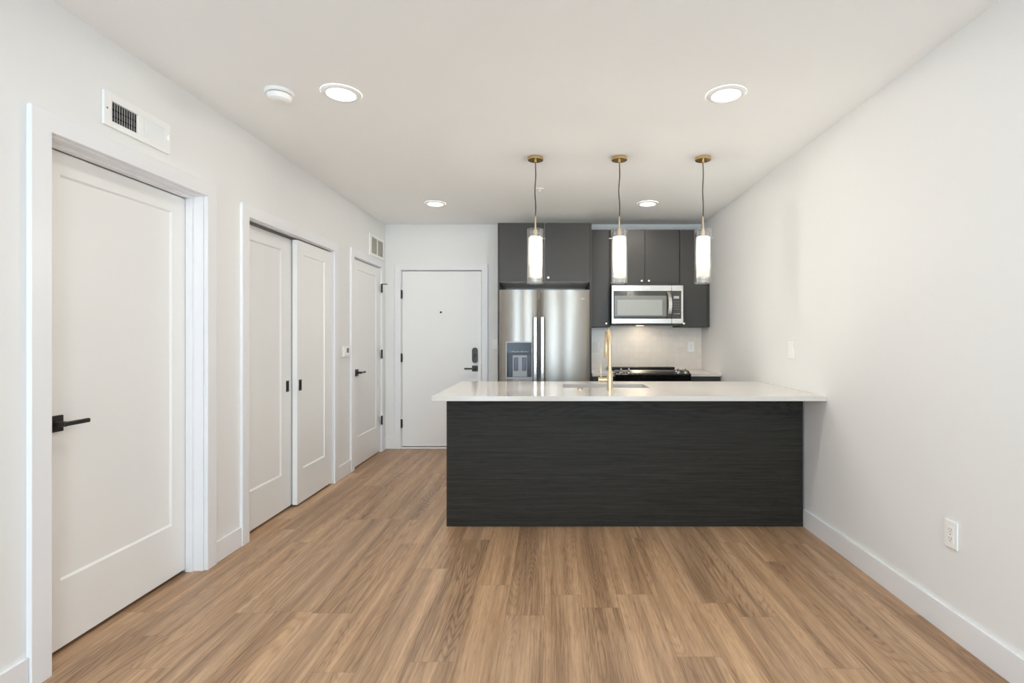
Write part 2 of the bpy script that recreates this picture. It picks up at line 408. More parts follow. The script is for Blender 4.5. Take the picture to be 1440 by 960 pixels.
# ------------------------------------------------------------------ doors
def lever(root, F, u, v, w, du, L=0.105, ros=0.033, mat='black', flat=False):
    """square rose with a straight lever pointing along du"""
    h = MB().extrude(rect(u-ros, u+ros, v-ros, v+ros), w, w+0.009, F).build('lever_handle', mat, root, 0.0015)
    c = Vector(F(u, v, w+0.009)); d = Vector(F(u, v, w+0.05))
    MB().tube([c, d], 0.011).build('spindle', mat, h)
    MB().extrude(rect(min(u-du*0.012, u+du*L), max(u-du*0.012, u+du*L), v-0.009, v+0.009), w+0.042, w+0.056, F).build('lever_bar', mat, h, 0.004)
    return h
d1 = thing('door_1', 'nearest white panelled door with a black lever handle', 'door', (XL-0.09, D1[0]+0.44, 0), None, 'structure')
shaker(MB(), FL, D1[0]+0.012, D1[1]+0.008-0.02, 0.016, 2.044, -0.09, 0.035, 2.094, 2.71, 0.29, 1.952).build('slab', 'door', d1, 0.0012)
lever(d1, FL, 2.066, 0.937, -0.09, 1)
d2 = thing('door_2', 'sliding closet door set behind its twin, nearer the camera', 'door', (XL-0.055, 3.55, 0), None, 'structure')
shaker(MB(), FL, 3.20+0.03, 3.925, 0.016, 2.022, -0.054, 0.034, 3.335, 3.738, 0.274, 1.926).build('slab', 'door', d2, 0.0012)
d3 = thing('door_3', 'sliding closet door running in front of its twin', 'door', (XL-0.005, 4.18, 0), None, 'structure')
shaker(MB(), FL, 3.872, 4.483, 0.016, 2.022, -0.006, 0.036, 3.968, 4.345, 0.272, 1.922).build('slab', 'door', d3, 0.0012)
for d, u, w in ((d2, 3.822, -0.054), (d3, 3.918, -0.006)):
    p = MB().extrude(rect(u-0.021, u+0.021, 0.877, 0.961), w, w+0.0025, FL).build('finger_pull', 'black', d, 0.001)
    MB().extrude(rect(u-0.013, u+0.013, 0.888, 0.950), w+0.0025, w+0.0035, FL).build('pull_recess', 'dark_gap', p)  # raised dark sheet, coloured for the shade in the pull's hollow
d4 = thing('door_4', 'narrow white panelled door with black hinges beside the far corner', 'door', (XL, 5.33, 0), None, 'structure')
shaker(MB(), FL, D3[0]+0.009, D3[1]-0.009, 0.014, 2.046, -0.002, 0.035, 5.065, 5.605, 0.295, 1.952).build('slab', 'door', d4, 0.0012)
lever(d4, FL, 5.035, 0.935, -0.002, 1, 0.11)
def hinge(root, F, u, v, w, sgn=1):
    h = MB().tube([F(u, v-0.05, w+0.007), F(u, v+0.05, w+0.007)], 0.0075).build('hinge', 'black', root)
    MB().extrude(rect(u-0.013, u+0.013, v-0.046, v+0.046), w-0.002, w+0.003, F).build('hinge_leaf', 'black', h)
    return h
for v in (1.83, 1.095, 0.355):
    h = hinge(d4, FL, D3[1]-0.006, v, 0.014)
    if v > 1.5:
        MB().tube([FL(D3[1]-0.006, v+0.047, 0.02), FL(D3[1]+0.012, v+0.047, 0.075)], 0.005).build('stop_pin', 'black', h)
d5 = thing('door_5', 'flat white entry door with peephole and dark keypad lock', 'door', (-1.27, YB, 0), None, 'structure')
FE = FB(YB)
MB().extrude(rect(D4[0]+0.011, D4[1]-0.011, 0.027, 2.042), -0.05, -0.004, FE).build('slab', 'door', d5, 0.0012)
for v in (1.775, 1.045, 0.29): hinge(d5, FE, D4[0]+0.007, v, 0.006)
MB().lathe([(0.012, 0), (0.012, -0.006), (0.007, -0.007)], (-1.279, YB+0.004, 1.569), 'Y', 16).build('peephole', 'black', d5)
# oval deadbolt cover
ov = [(-0.886+0.032*math.cos(a), 1.075+(0.056 if math.sin(a) >= 0 else -0.056)+0.032*math.sin(a)) for a in [2*PI*k/40 for k in range(40)]]
o = MB().extrude(ov, -0.004, 0.022, FE).build('deadbolt_cover', 'bronze', d5, 0.004)
MB().extrude(rect(-0.892, -0.880, 1.045, 1.095), 0.022, 0.036, FE).build('thumb_turn', 'black', o, 0.003)
lever(d5, FE, -0.886, 0.922, -0.004, -1, 0.115)
MB().extrude(rect(D4[1]-0.0095, D4[1]-0.0065, 0.88, 0.98), -0.02, -0.006, FE).build('latch_plate', 'black', d5)

# ------------------------------------------------------------------ peninsula
CT = 0.917          # counter top height
pn = thing('peninsula_cabinet', 'long charcoal woodgrain peninsula cabinet standing on the oak floor', 'cabinet', (0.5, 3.85, 0))
MB().box(-0.715, XR-BT-0.001, 3.478, 3.497, 0.0, CT-0.031).build('back_panel', 'laminate', pn, 0.001)
MB().box(-0.715, -0.696, 3.4975, 4.225, 0.0, CT-0.031).build('end_panel', 'laminate', pn, 0.001)
MB().box(-0.695, XR-0.02, 4.20, 4.225, 0.10, CT-0.031).build('carcass_front', 'cab_in', pn)
MB().box(-0.695, XR-0.02, 4.13, 4.15, 0.0, 0.10).build('toe_kick', 'cab_in', pn)
xw = [-0.69, -0.09, 0.51, 1.11, 1.69]
for a, b in zip(xw, xw[1:]):
    d = MB().box(a+0.002, b-0.002, 4.226, 4.245, 0.105, CT-0.036).build('cabinet_door', 'cab', pn, 0.001)
    MB().lathe([(0.006, 0), (0.006, 0.016), (0.014, 0.02), (0.014, 0.026), (0.010, 0.029)], (b-0.05, 4.245, 0.82), 'Y', 16).build('knob', 'champagne', d)
# worktop with sink cutout
SX0, SX1, SY0, SY1 = 0.085, 0.715, 3.73, 4.02
mb = MB(); x0, x1, y0, y1 = -0.751, XR-0.001, 3.20, 4.26
def ring4(a, b, c, d, z): return [(a, c, z), (b, c, z), (b, d, z), (a, d, z)]
R = [ring4(SX0, SX1, SY0, SY1, CT), ring4(x0, x1, y0, y1, CT), ring4(x0, x1, y0, y1, CT-0.031), ring4(SX0, SX1, SY0, SY1, CT-0.031)]
V = [[mb.bm.verts.new(p) for p in r] for r in R]
for i in range(4):
    for k in range(4): mb.bm.faces.new((V[k][i], V[k][(i+1) % 4], V[(k+1) % 4][(i+1) % 4], V[(k+1) % 4][i]))
tag(mb.build('worktop', 'quartz', None, 0.002, 2, (0.5, 3.73, CT-0.031)), 'white quartz worktop with a sink cutout overhanging the charcoal peninsula', 'countertop')
# sink bowl
sk = thing('kitchen_sink', 'stainless undermount sink in the white peninsula worktop', 'sink', (0.4, 3.875, CT-0.26))
mb = MB(); z1, z0 = CT-0.0315, CT-0.25; g = 0.012
R = [ring4(SX0-0.02, SX1+0.02, SY0-0.02, SY1+0.02, z1), ring4(SX0-0.004, SX1+0.004, SY0-0.004, SY1+0.004, z1), ring4(SX0+g, SX1-g, SY0+g, SY1-g, z0), ]
V = [[mb.bm.verts.new(p) for p in r] for r in R]
for k in range(2):
    for i in range(4): mb.bm.faces.new((V[k][i], V[k][(i+1) % 4], V[k+1][(i+1) % 4], V[k+1][i]))
mb.bm.faces.new(V[2])
o = mb.build('basin', 'steel_sink', sk); sm = o.modifiers.new('solid', 'SOLIDIFY'); sm.thickness = 0.0015; sm.offset = -1
MB().lathe([(0.045, 0), (0.045, 0.004), (0.03, 0.002)], (0.4, 3.9, z0+0.001), 'Z', 24).build('drain', 'steel_bright', sk)
# faucet
fx, fy = 0.405, 3.575
fa = thing('kitchen_faucet', 'brushed gold gooseneck faucet standing on the peninsula worktop', 'faucet', (fx, fy, CT))
MB().lathe([(0.0245, 0), (0.0245, 0.004), (0.0215, 0.006), (0.0215, 0.122), (0.018, 0.130), (0.0145, 0.134)], (fx, fy, CT), 'Z', 28).build('base', 'gold', fa)
R_, zt = 0.098, 1.237
dx, dy = -0.022, 0.99976
pts = [(fx, fy, CT+0.13), (fx, fy, CT+0.2), (fx, fy, zt)]
for k in range(1, 17):
    a = PI*k/16; s_ = R_*(1-math.cos(a)); pts.append((fx+dx*s_, fy+dy*s_, zt+R_*math.sin(a)))
ex, ey = pts[-1][0], pts[-1][1]
pts.append((ex, ey, zt-0.012))
MB().tube(pts, 0.0135, 16).build('spout', 'gold', fa)
MB().lathe([(0.0145, 0.0), (0.0165, -0.012), (0.0165, -0.085), (0.014, -0.09)], (ex, ey, zt-0.0125), 'Z', 20).build('spray_head', 'gold', fa)
MB().lathe([(0.0175, 0), (0.0175, -0.058), (0.015, -0.06)], (fx-0.020, fy, 0.989), 'X', 22).build('valve', 'gold', fa)
MB().tube([(fx-0.062, fy, 1.005), (fx-0.062, fy, 1.095)], [0.0042, 0.0036], 10).build('lever', 'gold', fa)
b = thing('disposal_button', 'small round gold push button set in the worktop beside the sink', 'button', (0.20, 3.625, CT))
MB().lathe([(0.022, 0), (0.022, 0.005), (0.0165, 0.007), (0.0160, 0.003)], (0.20, 3.625, CT), 'Z', 24).build('ring', 'gold', b)
MB().lathe([(0.0145, 0.0035), (0.0145, 0.009), (0.010, 0.010)], (0.20, 3.625, CT), 'Z', 20).build('cap', 'brass', b)

# ------------------------------------------------------------------ refrigerator and its cabinet
fc = thing('refrigerator_cabinet', 'charcoal cabinet with tall side panels above the steel refrigerator', 'cabinet', (-0.075, 5.55, 0))
yF = 5.23
MB().box(-0.553, -0.535, yF, YB-0.001, 0, 2.45).build('side_panel', 'cab', fc, 0.001)
MB().box(0.388, 0.406, yF, YB-0.001, 0, 2.45).build('side_panel', 'cab', fc, 0.001)
MB().box(-0.534, 0.387, yF+0.002, YB-0.001, 1.847, 2.45).build('carcass', 'carcass_grey', fc)
def knob(door, x, y, z):
    MB().lathe([(0.006, 0), (0.006, -0.012), (0.0135, -0.017), (0.0145, -0.022), (0.0125, -0.027), (0.006, -0.029)], (x, y, z), 'Y', 18).build('knob', 'champagne', door)
for a, b, kx in ((-0.534, -0.0755, -0.112), (-0.0725, 0.387, -0.036)):
    d = MB().box(a+0.0015, b-0.0015, yF-0.019, yF, 1.849, 2.447).build('cabinet_door', 'cab', fc, 0.0015)
    knob(d, kx, yF-0.019, 1.887)
FYF = 5.0
fr = thing('refrigerator', 'stainless side by side refrigerator with water dispenser under a charcoal cabinet', 'refrigerator', (-0.07, 5.4, 0))
MB().box(-0.512, 0.370, FYF+0.075, YB-0.06, 0.02, 1.66).build('body', 'lightgrey', fr, 0.004)
MB().box(-0.50, 0.36, FYF+0.03, FYF+0.074, 0.0, 0.085).build('kick_grille', 'black', fr, 0.003)
def fdoor(x0, x1, hole=None):
    """bowed door front, optionally with a square hole for the dispenser"""
    mb = MB(); bm = mb.bm; N = 24; z0, z1 = 0.095, 1.748
    xs = sorted(set([x0+(x1-x0)*k/N for k in range(N+1)] + ([hole[0], hole[1]] if hole else [])))
    zs = [z0, z1] if not hole else [z0, hole[2], hole[3], z1]
    def yf(x):
        t = (x-x0)/(x1-x0); e = min(t, 1-t)*(x1-x0)
        r = 0.014; edge = 0 if e > r else r-math.sqrt(max(0, r*r-(r-e)**2))
        return FYF + 0.020*(2*t-1)**2 + edge
    F_ = {(i, j): bm.verts.new((x, yf(x), z)) for i, x in enumerate(xs) for j, z in enumerate(zs)}
    B_ = {(i, j): bm.verts.new((x, FYF+0.073, z)) for i, x in enumerate(xs) for j, z in enumerate(zs)}
    nx, nz = len(xs)-1, len(zs)-1
    solid = lambda i, j: 0 <= i < nx and 0 <= j < nz and not (hole and j == 1 and hole[0]-1e-6 <= xs[i] and xs[i+1] <= hole[1]+1e-6)
    for i in range(nx):
        for j in range(nz):
            if not solid(i, j): continue
            bm.faces.new((F_[i, j], F_[i+1, j], F_[i+1, j+1], F_[i, j+1])); bm.faces.new((B_[i, j], B_[i, j+1], B_[i+1, j+1], B_[i+1, j]))
            for (a, b), (ii, jj) in (((( i, j), (i+1, j)), (i, j-1)), (((i, j+1), (i+1, j+1)), (i, j+1)), (((i, j), (i, j+1)), (i-1, j)), (((i+1, j), (i+1, j+1)), (i+1, j))):
                if not solid(ii, jj): bm.faces.new((F_[a], F_[b], B_[b], B_[a]))
    return mb
hx0, hx1, hz0, hz1 = -0.441, -0.196, 0.882, 1.232
dl = fdoor(-0.518, -0.1325, (hx0, hx1, hz0, hz1)).build('freezer_door', 'steel', fr)
dr = fdoor(-0.1195, 0.372).build('fridge_door', 'steel', fr)
for dd, x in ((dl, -0.161), (dr, -0.091)):
    h = MB().box(x-0.019, x+0.019, FYF-0.040, FYF-0.018, 0.56, 1.485).build('handle', 'steel_bright', dd, 0.009, 3)
    for z in (0.60, 1.445): MB().box(x-0.012, x+0.012, FYF-0.019, FYF+0.012, z-0.02, z+0.02).build('handle_post', 'steel_bright', h)
# dispenser
dp = MB()
o4 = (hx0-0.008, hx1+0.008, hz0-0.008, hz1+0.008)
for p in (rect(o4[0], hx0+0.002, o4[2], o4[3]), rect(hx1-0.002, o4[1], o4[2], o4[3]), rect(hx0+0.002, hx1-0.002, o4[2], hz0+0.004), rect(hx0+0.002, hx1-0.002, hz1-0.003, o4[3])):
    dp.extrude(p, -0.03, 0.006, FB(FYF))
dsp = dp.build('dispenser', 'lightgrey', fr)
MB().box(hx0+0.002, hx1-0.002, FYF+0.008, FYF+0.06, 1.128, hz1-0.003).build('control_panel', 'bluepanel', dsp)
MB().box(hx0+0.002, hx1-0.002, FYF+0.064, FYF+0.072, hz0+0.004, 1.128).build('cavity_back', 'grey_plastic', dsp)
MB().box(-0.388, -0.242, FYF+0.050, FYF+0.064, hz0+0.01, 1.108).build('bracket', 'lightgrey', dsp, 0.004)
for x in (-0.352, -0.272): MB().box(x-0.019, x+0.019, FYF+0.034, FYF+0.050, 0.955, 1.084).build('paddle', 'bluegrey', dsp, 0.006)
MB().box(hx0+0.002, hx1-0.002, FYF+0.006, FYF+0.05, hz0+0.003, hz0+0.010).build('drip_tray', 'lightgrey', dsp)
mb = MB()
for k in range(9): mb.box(-0.404+k*0.0205, -0.392+k*0.0205, FYF+0.0068, FYF+0.008, 1.137, 1.143 + 0.004*(k % 2))
mb.build('icons', 'ink', dsp)
def badge(parent, x, y, z, size):
    """small maker's wordmark with an oval swoosh"""
    cu = bpy.data.curves.new('wordmark', 'FONT'); cu.body = 'Whirlpool'; cu.size = size; cu.extrude = 0.0006; cu.align_x = 'CENTER'
    tmp = bpy.data.objects.new('wordmark_curve', cu); COL.objects.link(tmp)
    me = bpy.data.meshes.new_from_object(tmp); bpy.data.objects.remove(tmp); bpy.data.curves.remove(cu)
    t = bpy.data.objects.new('lettering', me); COL.objects.link(t); t.parent = parent
    t.location = Vector((x, y, z)) - wl(parent); t.rotation_euler = (PI/2, 0, 0); me.materials.append(M['plastic'])
    s_ = MB().tube([(x-size*0.2+size*1.5*math.cos(a), y-0.0005, z+size*0.28+size*0.42*math.sin(a)) for a in [PI*(0.15+1.4*k/18) for k in range(19)]], 0.0008, 6)
    s_.build('swoosh', 'plastic', parent)
badge(dr, 0.285, FYF+0.0095, 1.655, 0.017)

# ------------------------------------------------------------------ wall cabinets
yU = 5.58; ZU0, ZU1 = 1.392, 2.452
def wallcab(x0, x1, z0, doors, label, filler=None):
    t = thing('wall_cabinet', label, 'cabinet', ((x0+x1)/2, YB, z0), 'charcoal wall cabinets over the range wall')
    MB().box(x0+0.001, x1-0.001, yU, YB-0.011, z0, ZU1).build('carcass', 'cab_in', t)
    for a, b, kx, kz in doors:
        d = MB().box(a+0.0018, b-0.0018, yU-0.020, yU-0.001, z0+0.002, ZU1-0.002).build('cabinet_door', 'cab', t, 0.0015)
        knob(d, kx, yU-0.020, kz)
    if filler: MB().box(filler[0], filler[1], yU-0.004, yU+0.02, z0, ZU1).build('filler', 'cab_in', t, 0.001)
wallcab(0.412, 0.634, ZU0, [(0.416, 0.618, 0.590, 1.430)], 'narrow tall charcoal wall cabinet between the refrigerator and the microwave', (0.6185, 0.6335))
wallcab(0.634, 1.388, 1.858, [(0.636, 1.011, 0.974, 1.892), (1.011, 1.386, 1.050, 1.892)], 'short two door charcoal wall cabinet above the microwave')
wallcab(1.388, 1.700, ZU0, [(1.391, 1.682, 1.430, 1.430)], 'tall charcoal wall cabinet between the microwave and the side wall', (1.683, 1.7185))

# ------------------------------------------------------------------ microwave
yM = 5.41
mw = thing('microwave', 'stainless over the range microwave under the short charcoal cabinet', 'microwave', (1.011, 5.65, 1.41))
MB().box(0.634, 1.386, yM+0.035, YB-0.012, 1.412, 1.855).build('body', 'black', mw, 0.003)
Fm = FB(yM); 
def slab(name, u0, u1, v0, v1, w0, w1, mat, par, bev=0.0015): return MB().extrude(rect(u0, u1, v0, v1), w0, w1, Fm).build(name, mat, par, bev)
face = slab('door', 0.632, 1.266, 1.426, 1.832, -0.036, 0.0, 'steel_bright', mw, 0.004)
slab('control_panel', 1.268, 1.390, 1.426, 1.832, -0.036, 0.0, 'steel_bright', mw, 0.004)
gl_ = slab('door_glass', 0.652, 1.2655, 1.478, 1.772, 0.0, 0.002, 'mwglass', face, 0.001)
slab('window', 0.664, 1.212, 1.504, 1.721, 0.002, 0.003, 'ovenwin', gl_, 0)
slab('screen', 0.692, 1.166, 1.516, 1.678, 0.003, 0.0035, 'ovenwin_in', gl_, 0)
cp = bpy.data.objects['control_panel.001']
kp = slab('keypad', 1.2685, 1.367, 1.478, 1.772, 0.0, 0.002, 'mwglass', cp, 0.001)
slab('display', 1.288, 1.344, 1.690, 1.718, 0.002, 0.0028, 'display', kp, 0)
for r in (0, 1, 2, 3, 5):
    mb = MB()
    for c in range(3): mb.extrude(rect(1.288+c*0.021, 1.299+c*0.021, 1.655-r*0.026, 1.660-r*0.026), 0.002, 0.0024, Fm)
    mb.build('key_row', 'slot', kp)
mb = MB()
for c in (1.292, 1.318, 1.340): mb.extrude(rect(c, c+0.009, 1.527, 1.536), 0.002, 0.0024, Fm)
mb.build('start_keys', 'ink', kp)
# bowed handle
mb = MB(); rs = []
for k in range(17):
    t = k/16; z = 1.487 + 0.272*t; w = 0.012 + 0.036*math.sin(PI*t)**0.6; s_ = 0.021
    ux = 1.232 + 0.010*math.sin(PI*t)
    rs.append([Fm(ux-s_, z, w), Fm(ux+s_, z, w), Fm(ux+s_*0.8, z, w+0.010), Fm(ux-s_*0.8, z, w+0.010)])
rs = [[Fm(1.211, 1.483, 0.0), Fm(1.253, 1.483, 0.0), Fm(1.249, 1.483, 0.012), Fm(1.215, 1.483, 0.012)]] + rs + [[Fm(1.211, 1.763, 0.0), Fm(1.253, 1.763, 0.0), Fm(1.249, 1.763, 0.012), Fm(1.215, 1.763, 0.012)]]
mb.rings(rs).build('handle', 'steel_bright', face, 0.002)
badge(face, 1.013, yM-0.0006, 1.797, 0.016)
lamp = MB().box(0.95, 1.03, 5.74, 5.78, 1.4095, 1.4118).build('surface_lamp', 'task', mw)
ld = bpy.data.lights.new('surface_lamp_light', 'AREA'); ld.energy = TASK; ld.size = 0.1; ld.color = (1, 0.86, 0.68)
lo = bpy.data.objects.new('surface_lamp_light', ld); COL.objects.link(lo); lo.parent = lamp
lo.location = (Vector((0.99, 5.76, 1.405)) - wl(mw))
MB().box(0.72, 0.88, 5.47, 5.62, 1.4075, 1.4118).build('grease_filter', 'grey_plastic', mw)
MB().box(1.12, 1.30, 5.47, 5.62, 1.4075, 1.4118).build('grease_filter', 'grey_plastic', mw)

# ------------------------------------------------------------------ range wall: counters, tile, range
struct(MB().box(0.407, XR-0.0005, YB-0.010, YB-0.0005, 0.9155, 1.47).build('wall_tile', 'tile'), 'pale tile backsplash under the wall cabinets', 'backsplash')
def basecab(x0, x1, label, lab2):
    t = thing('base_cabinet', label, 'cabinet', ((x0+x1)/2, 5.55, 0), 'charcoal base cabinets beside the range')
    MB().box(x0, x1, 5.225, YB-0.012, 0.10, 0.884).build('carcass', 'cab_in', t)
    MB().box(x0, x1, 5.29, 5.31, 0.0, 0.10).build('toe_kick', 'cab_in', t)
    d = MB().box(x0+0.002, x1-0.002, 5.205, 5.2245, 0.71, 0.880).build('drawer', 'cab', t, 0.0015); knob(d, (x0+x1)/2, 5.205, 0.80)
    d = MB().box(x0+0.002, x1-0.002, 5.205, 5.2245, 0.105, 0.706).build('cabinet_door', 'cab', t, 0.0015); knob(d, x1-0.04, 5.205, 0.66)
    tag(MB().box(x0-0.001, x1+0.001, 5.18, YB-0.011, 0.885, 0.915).build('worktop', 'quartz', None, 0.002, 2, ((x0+x1)/2, 5.5, 0.885)), lab2, 'countertop')
basecab(0.410, 0.628, 'narrow charcoal base cabinet between the refrigerator and the range', 'narrow pale worktop slab between the refrigerator and the range')
basecab(1.394, XR-0.004, 'charcoal base cabinet between the range and the side wall', 'short pale worktop slab between the range and the side wall')
rg = thing('range', 'black and stainless slide in range under the microwave', 'range', (1.011, 5.5, 0))
rx0, rx1 = 0.6315, 1.3915
MB().box(rx0, rx1, 5.16, 5.88, 0.03, 0.905).build('body', 'oven_black', rg)
MB().box(rx0, rx1, 5.20, 5.80, 0.9055, 0.922).build('cooktop', 'blackglass', rg, 0.003)
MB().box(rx0+0.002, rx1-0.002, 5.775, 5.885, 0.9225, 0.945).build('rear_vent', 'oven_black', rg, 0.006)
od = MB().box(rx0+0.002, rx1-0.002, 5.112, 5.159, 0.20, 0.775).build('oven_door', 'blackglass', rg, 0.004)
MB().tube([(rx0+0.05, 5.065, 0.735), (rx1-0.05, 5.065, 0.735)], 0.012).build('handle', 'steel_bright', od)
for x in (rx0+0.08, rx1-0.08): MB().tube([(x, 5.065, 0.735), (x, 5.113, 0.735)], 0.009).build('handle_post', 'steel_bright', od)
MB().box(rx0+0.002, rx1-0.002, 5.118, 5.159, 0.035, 0.195).build('drawer', 'oven_black', rg, 0.004)
MB().extrude([(5.108, 0.782), (5.159, 0.782), (5.159, 0.922), (5.120, 0.918), (5.108, 0.910)], rx0, rx1, lambda u, v, w: (w, u, v)).build('control_front', 'blackglass', rg, 0.004)
cs = MB().extrude([(5.121, 0.9185), (5.21, 0.9235), (5.21, 0.950), (5.195, 0.950)], rx0+0.006, rx1-0.006, lambda u, v, w: (w, u, v)).build('control_strip', 'steel_bright', rg, 0.002)
nv = Vector((0, -0.0315, 0.074)).normalized()
for x in (0.695, 0.775, 1.272, 1.345):
    c = Vector((x, 5.158, 0.9345)); 
    k = MB().tube([c, c+nv*0.008, c+nv*0.010, c+nv*0.022], [0.021, 0.021, 0.015, 0.014], 18).build('burner_knob', 'steel_bright', cs)
    q = c+nv*0.022
    MB().box(x-0.005, x+0.005, q.y-0.016, q.y+0.010, q.z-0.004, q.z+0.016).build('knob_grip', 'steel_bright', k, 0.002)

# ------------------------------------------------------------------ ceiling fixtures
def downlight(led='led'):
    t = thing('downlight', '', 'ceiling light', (0, 0, H), 'recessed round downlights')
    MB().lathe([(0.074, -0.0085), (0.078, -0.010), (0.098, -0.006), (0.103, -0.0005)], (0, 0, H), 'Z', 48, False).build('trim_ring', 'plastic', t)
    MB().lathe([(0.0755, -0.0055), (0.0755, -0.0085), (0.070, -0.0088)], (0, 0, H), 'Z', 40).build('diffuser', led, t)
    return t
p0 = downlight()
for i, (x, y, lb) in enumerate(((-1.117, 2.716, 'round recessed downlight next to the white smoke detector'),
                                (0.928, 2.727, 'round recessed downlight over the open floor near the plain side wall'),
                                (-1.131, 4.97, 'round recessed downlight in front of the entry door'),
                                (0.931, 4.97, 'round recessed downlight over the kitchen aisle before the microwave'))):
    o = p0 if i == 0 else copy_tree(p0)
    o.location = (x, y, H); o['label'] = lb
q0 = downlight('led_near')  # extra out-of-frame lamps added to brighten the room, own tint and strength
for i, (x, y, lb) in enumerate(((-1.12, 0.47, 'round recessed downlight above the nearest panelled door, out of frame'),
                                (0.93, 0.47, 'round recessed downlight above the camera beside the plain side wall, out of frame'),
                                (-1.12, -1.55, 'round recessed downlight behind the camera before the door side window'),
                                (0.93, -1.55, 'round recessed downlight behind the camera before the plain wall side window'))):
    o = q0 if i == 0 else copy_tree(q0)
    o.location = (x, y, H); o['label'] = lb
s = thing('smoke_detector', 'white round smoke detector on the ceiling', 'smoke detector', (-1.436, 2.70, H))
MB().lathe([(0.072, -0.0005), (0.072, -0.014), (0.068, -0.018), (0.060, -0.018)], (-1.436, 2.70, H), 'Z', 40).build('base', 'plastic', s)
MB().lathe([(0.058, -0.018), (0.0575, -0.021)], (-1.436, 2.70, H), 'Z', 40).build('gap_ring', 'slot', s)
MB().lathe([(0.0605, -0.021), (0.060, -0.028), (0.053, -0.044), (0.040, -0.051), (0.018, -0.052)], (-1.436, 2.70, H), 'Z', 40).build('cover', 'plastic', s)
MB().lathe([(0.006, -0.052), (0.005, -0.0535)], (-1.412, 2.69, H), 'Z', 12).build('test_button', 'plastic', s)
s = thing('sprinkler', 'small white ceiling sprinkler behind the pendant cords', 'sprinkler', (-0.105, 4.47, H))
MB().lathe([(0.034, -0.0005), (0.032, -0.006), (0.016, -0.010)], (-0.105, 4.47, H), 'Z', 28).build('escutcheon', 'plastic', s)
MB().lathe([(0.008, -0.010), (0.008, -0.022), (0.016, -0.024), (0.016, -0.026)], (-0.105, 4.47, H), 'Z', 18).build('head', 'plastic', s)

def pendant(px, py, ang, wob, label):
    t = thing('pendant_light', label, 'pendant light', (px, py, H), 'brass and glass pendants over the peninsula')
    c = (px, py, H)
    MB().lathe([(0.0565, -0.0005), (0.0565, -0.020), (0.0545, -0.022)], c, 'Z', 40).build('ceiling_canopy', 'brass', t, 0.001)
    MB().lathe([(0.009, -0.022), (0.009, -0.034), (0.005, -0.038)], c, 'Z', 16).build('cord_grip', 'brass', t)
    pts = []
    for k in range(22):
        f = k/21; pts.append((px + wob*math.sin(f*9.0)*math.sin(PI*f), py, H-0.036 - (0.395)*f))
    MB().tube(pts, 0.0036, 8).build('power_cord', 'cord', t)
    z = H-0.431
    MB().lathe([(0.0042, 0.006), (0.0062, 0.0), (0.0062, -0.085), (0.013, -0.09), (0.013, -0.16)], (px, py, z), 'Z', 18).build('stem', 'gold', t)
    g0, g1 = 1.672, 2.062
    MB().lathe([(0.0595, g0), (0.060, g0+0.003), (0.060, g1-0.003), (0.0595, g1), (0.0545, g1), (0.0545, g0+0.009), (0.0, g0+0.009)] and
               [(0.0595, g0), (0.0600, g1), (0.0555, g1), (0.0555, g0), (0.0595, g0)], (px, py, 0), 'Z', 48, False).build('outer_glass', 'glass', t)
    MB().lathe([(0.0490, 1.715), (0.0490, 2.003)], (px, py, 0), 'Z', 40, False).build('frosted_shade', 'frost', t)
    for zs in ((1.690, 1.7005, 1.7145), (2.012, 2.027, 2.043)):
        m = MB()
        for zz in zs: m.lathe([(0.0475, zz-0.0014), (0.0500, zz), (0.0475, zz+0.0014), (0.0450, zz), (0.0475, zz-0.0014)], (px, py, 0), 'Z', 40, False)
        m.build('glass_ribs', 'rib', t)
    MB().lathe([(0.0485, 2.0035), (0.0485, 2.006), (0.013, 2.008)], (px, py, 0), 'Z', 32, False).build('shade_cap', 'plastic', t)  # opaque cap added to cut the bulb's halo on the ceiling
    e = Vector((math.cos(ang), math.sin(ang), 0)); p = Vector((px, py, 2.0))
    MB().tube([p+e*0.047, p+e*0.076], 0.0022, 8).build('glass_pin', 'plastic', t)
    b = MB().lathe([(0.008, 1.985), (0.012, 1.965), (0.014, 1.93), (0.014, 1.86), (0.011, 1.835), (0.004, 1.828)], (px, py, 0), 'Z', 18).build('bulb', 'bulb', t)
    l = bpy.data.lights.new('bulb_light', 'POINT'); l.energy = PEND; l.shadow_soft_size = 0.042; l.color = (1.0, 0.97, 0.89)
    lo = bpy.data.objects.new('bulb_light', l); COL.objects.link(lo); lo.parent = b; lo.location = (0, 0, 1.89-H)
    b.visible_shadow = True
pendant(-0.118, 3.69, 0.35, 0.004, 'brass pendant with glass cylinder hanging before the refrigerator cabinet')
pendant(0.487, 3.69, 2.9, 0.005, 'brass pendant with glass cylinder hanging before the microwave, middle of three')
pendant(1.090, 3.69, 0.15, 0.003, 'brass pendant with glass cylinder hanging nearest the side wall')

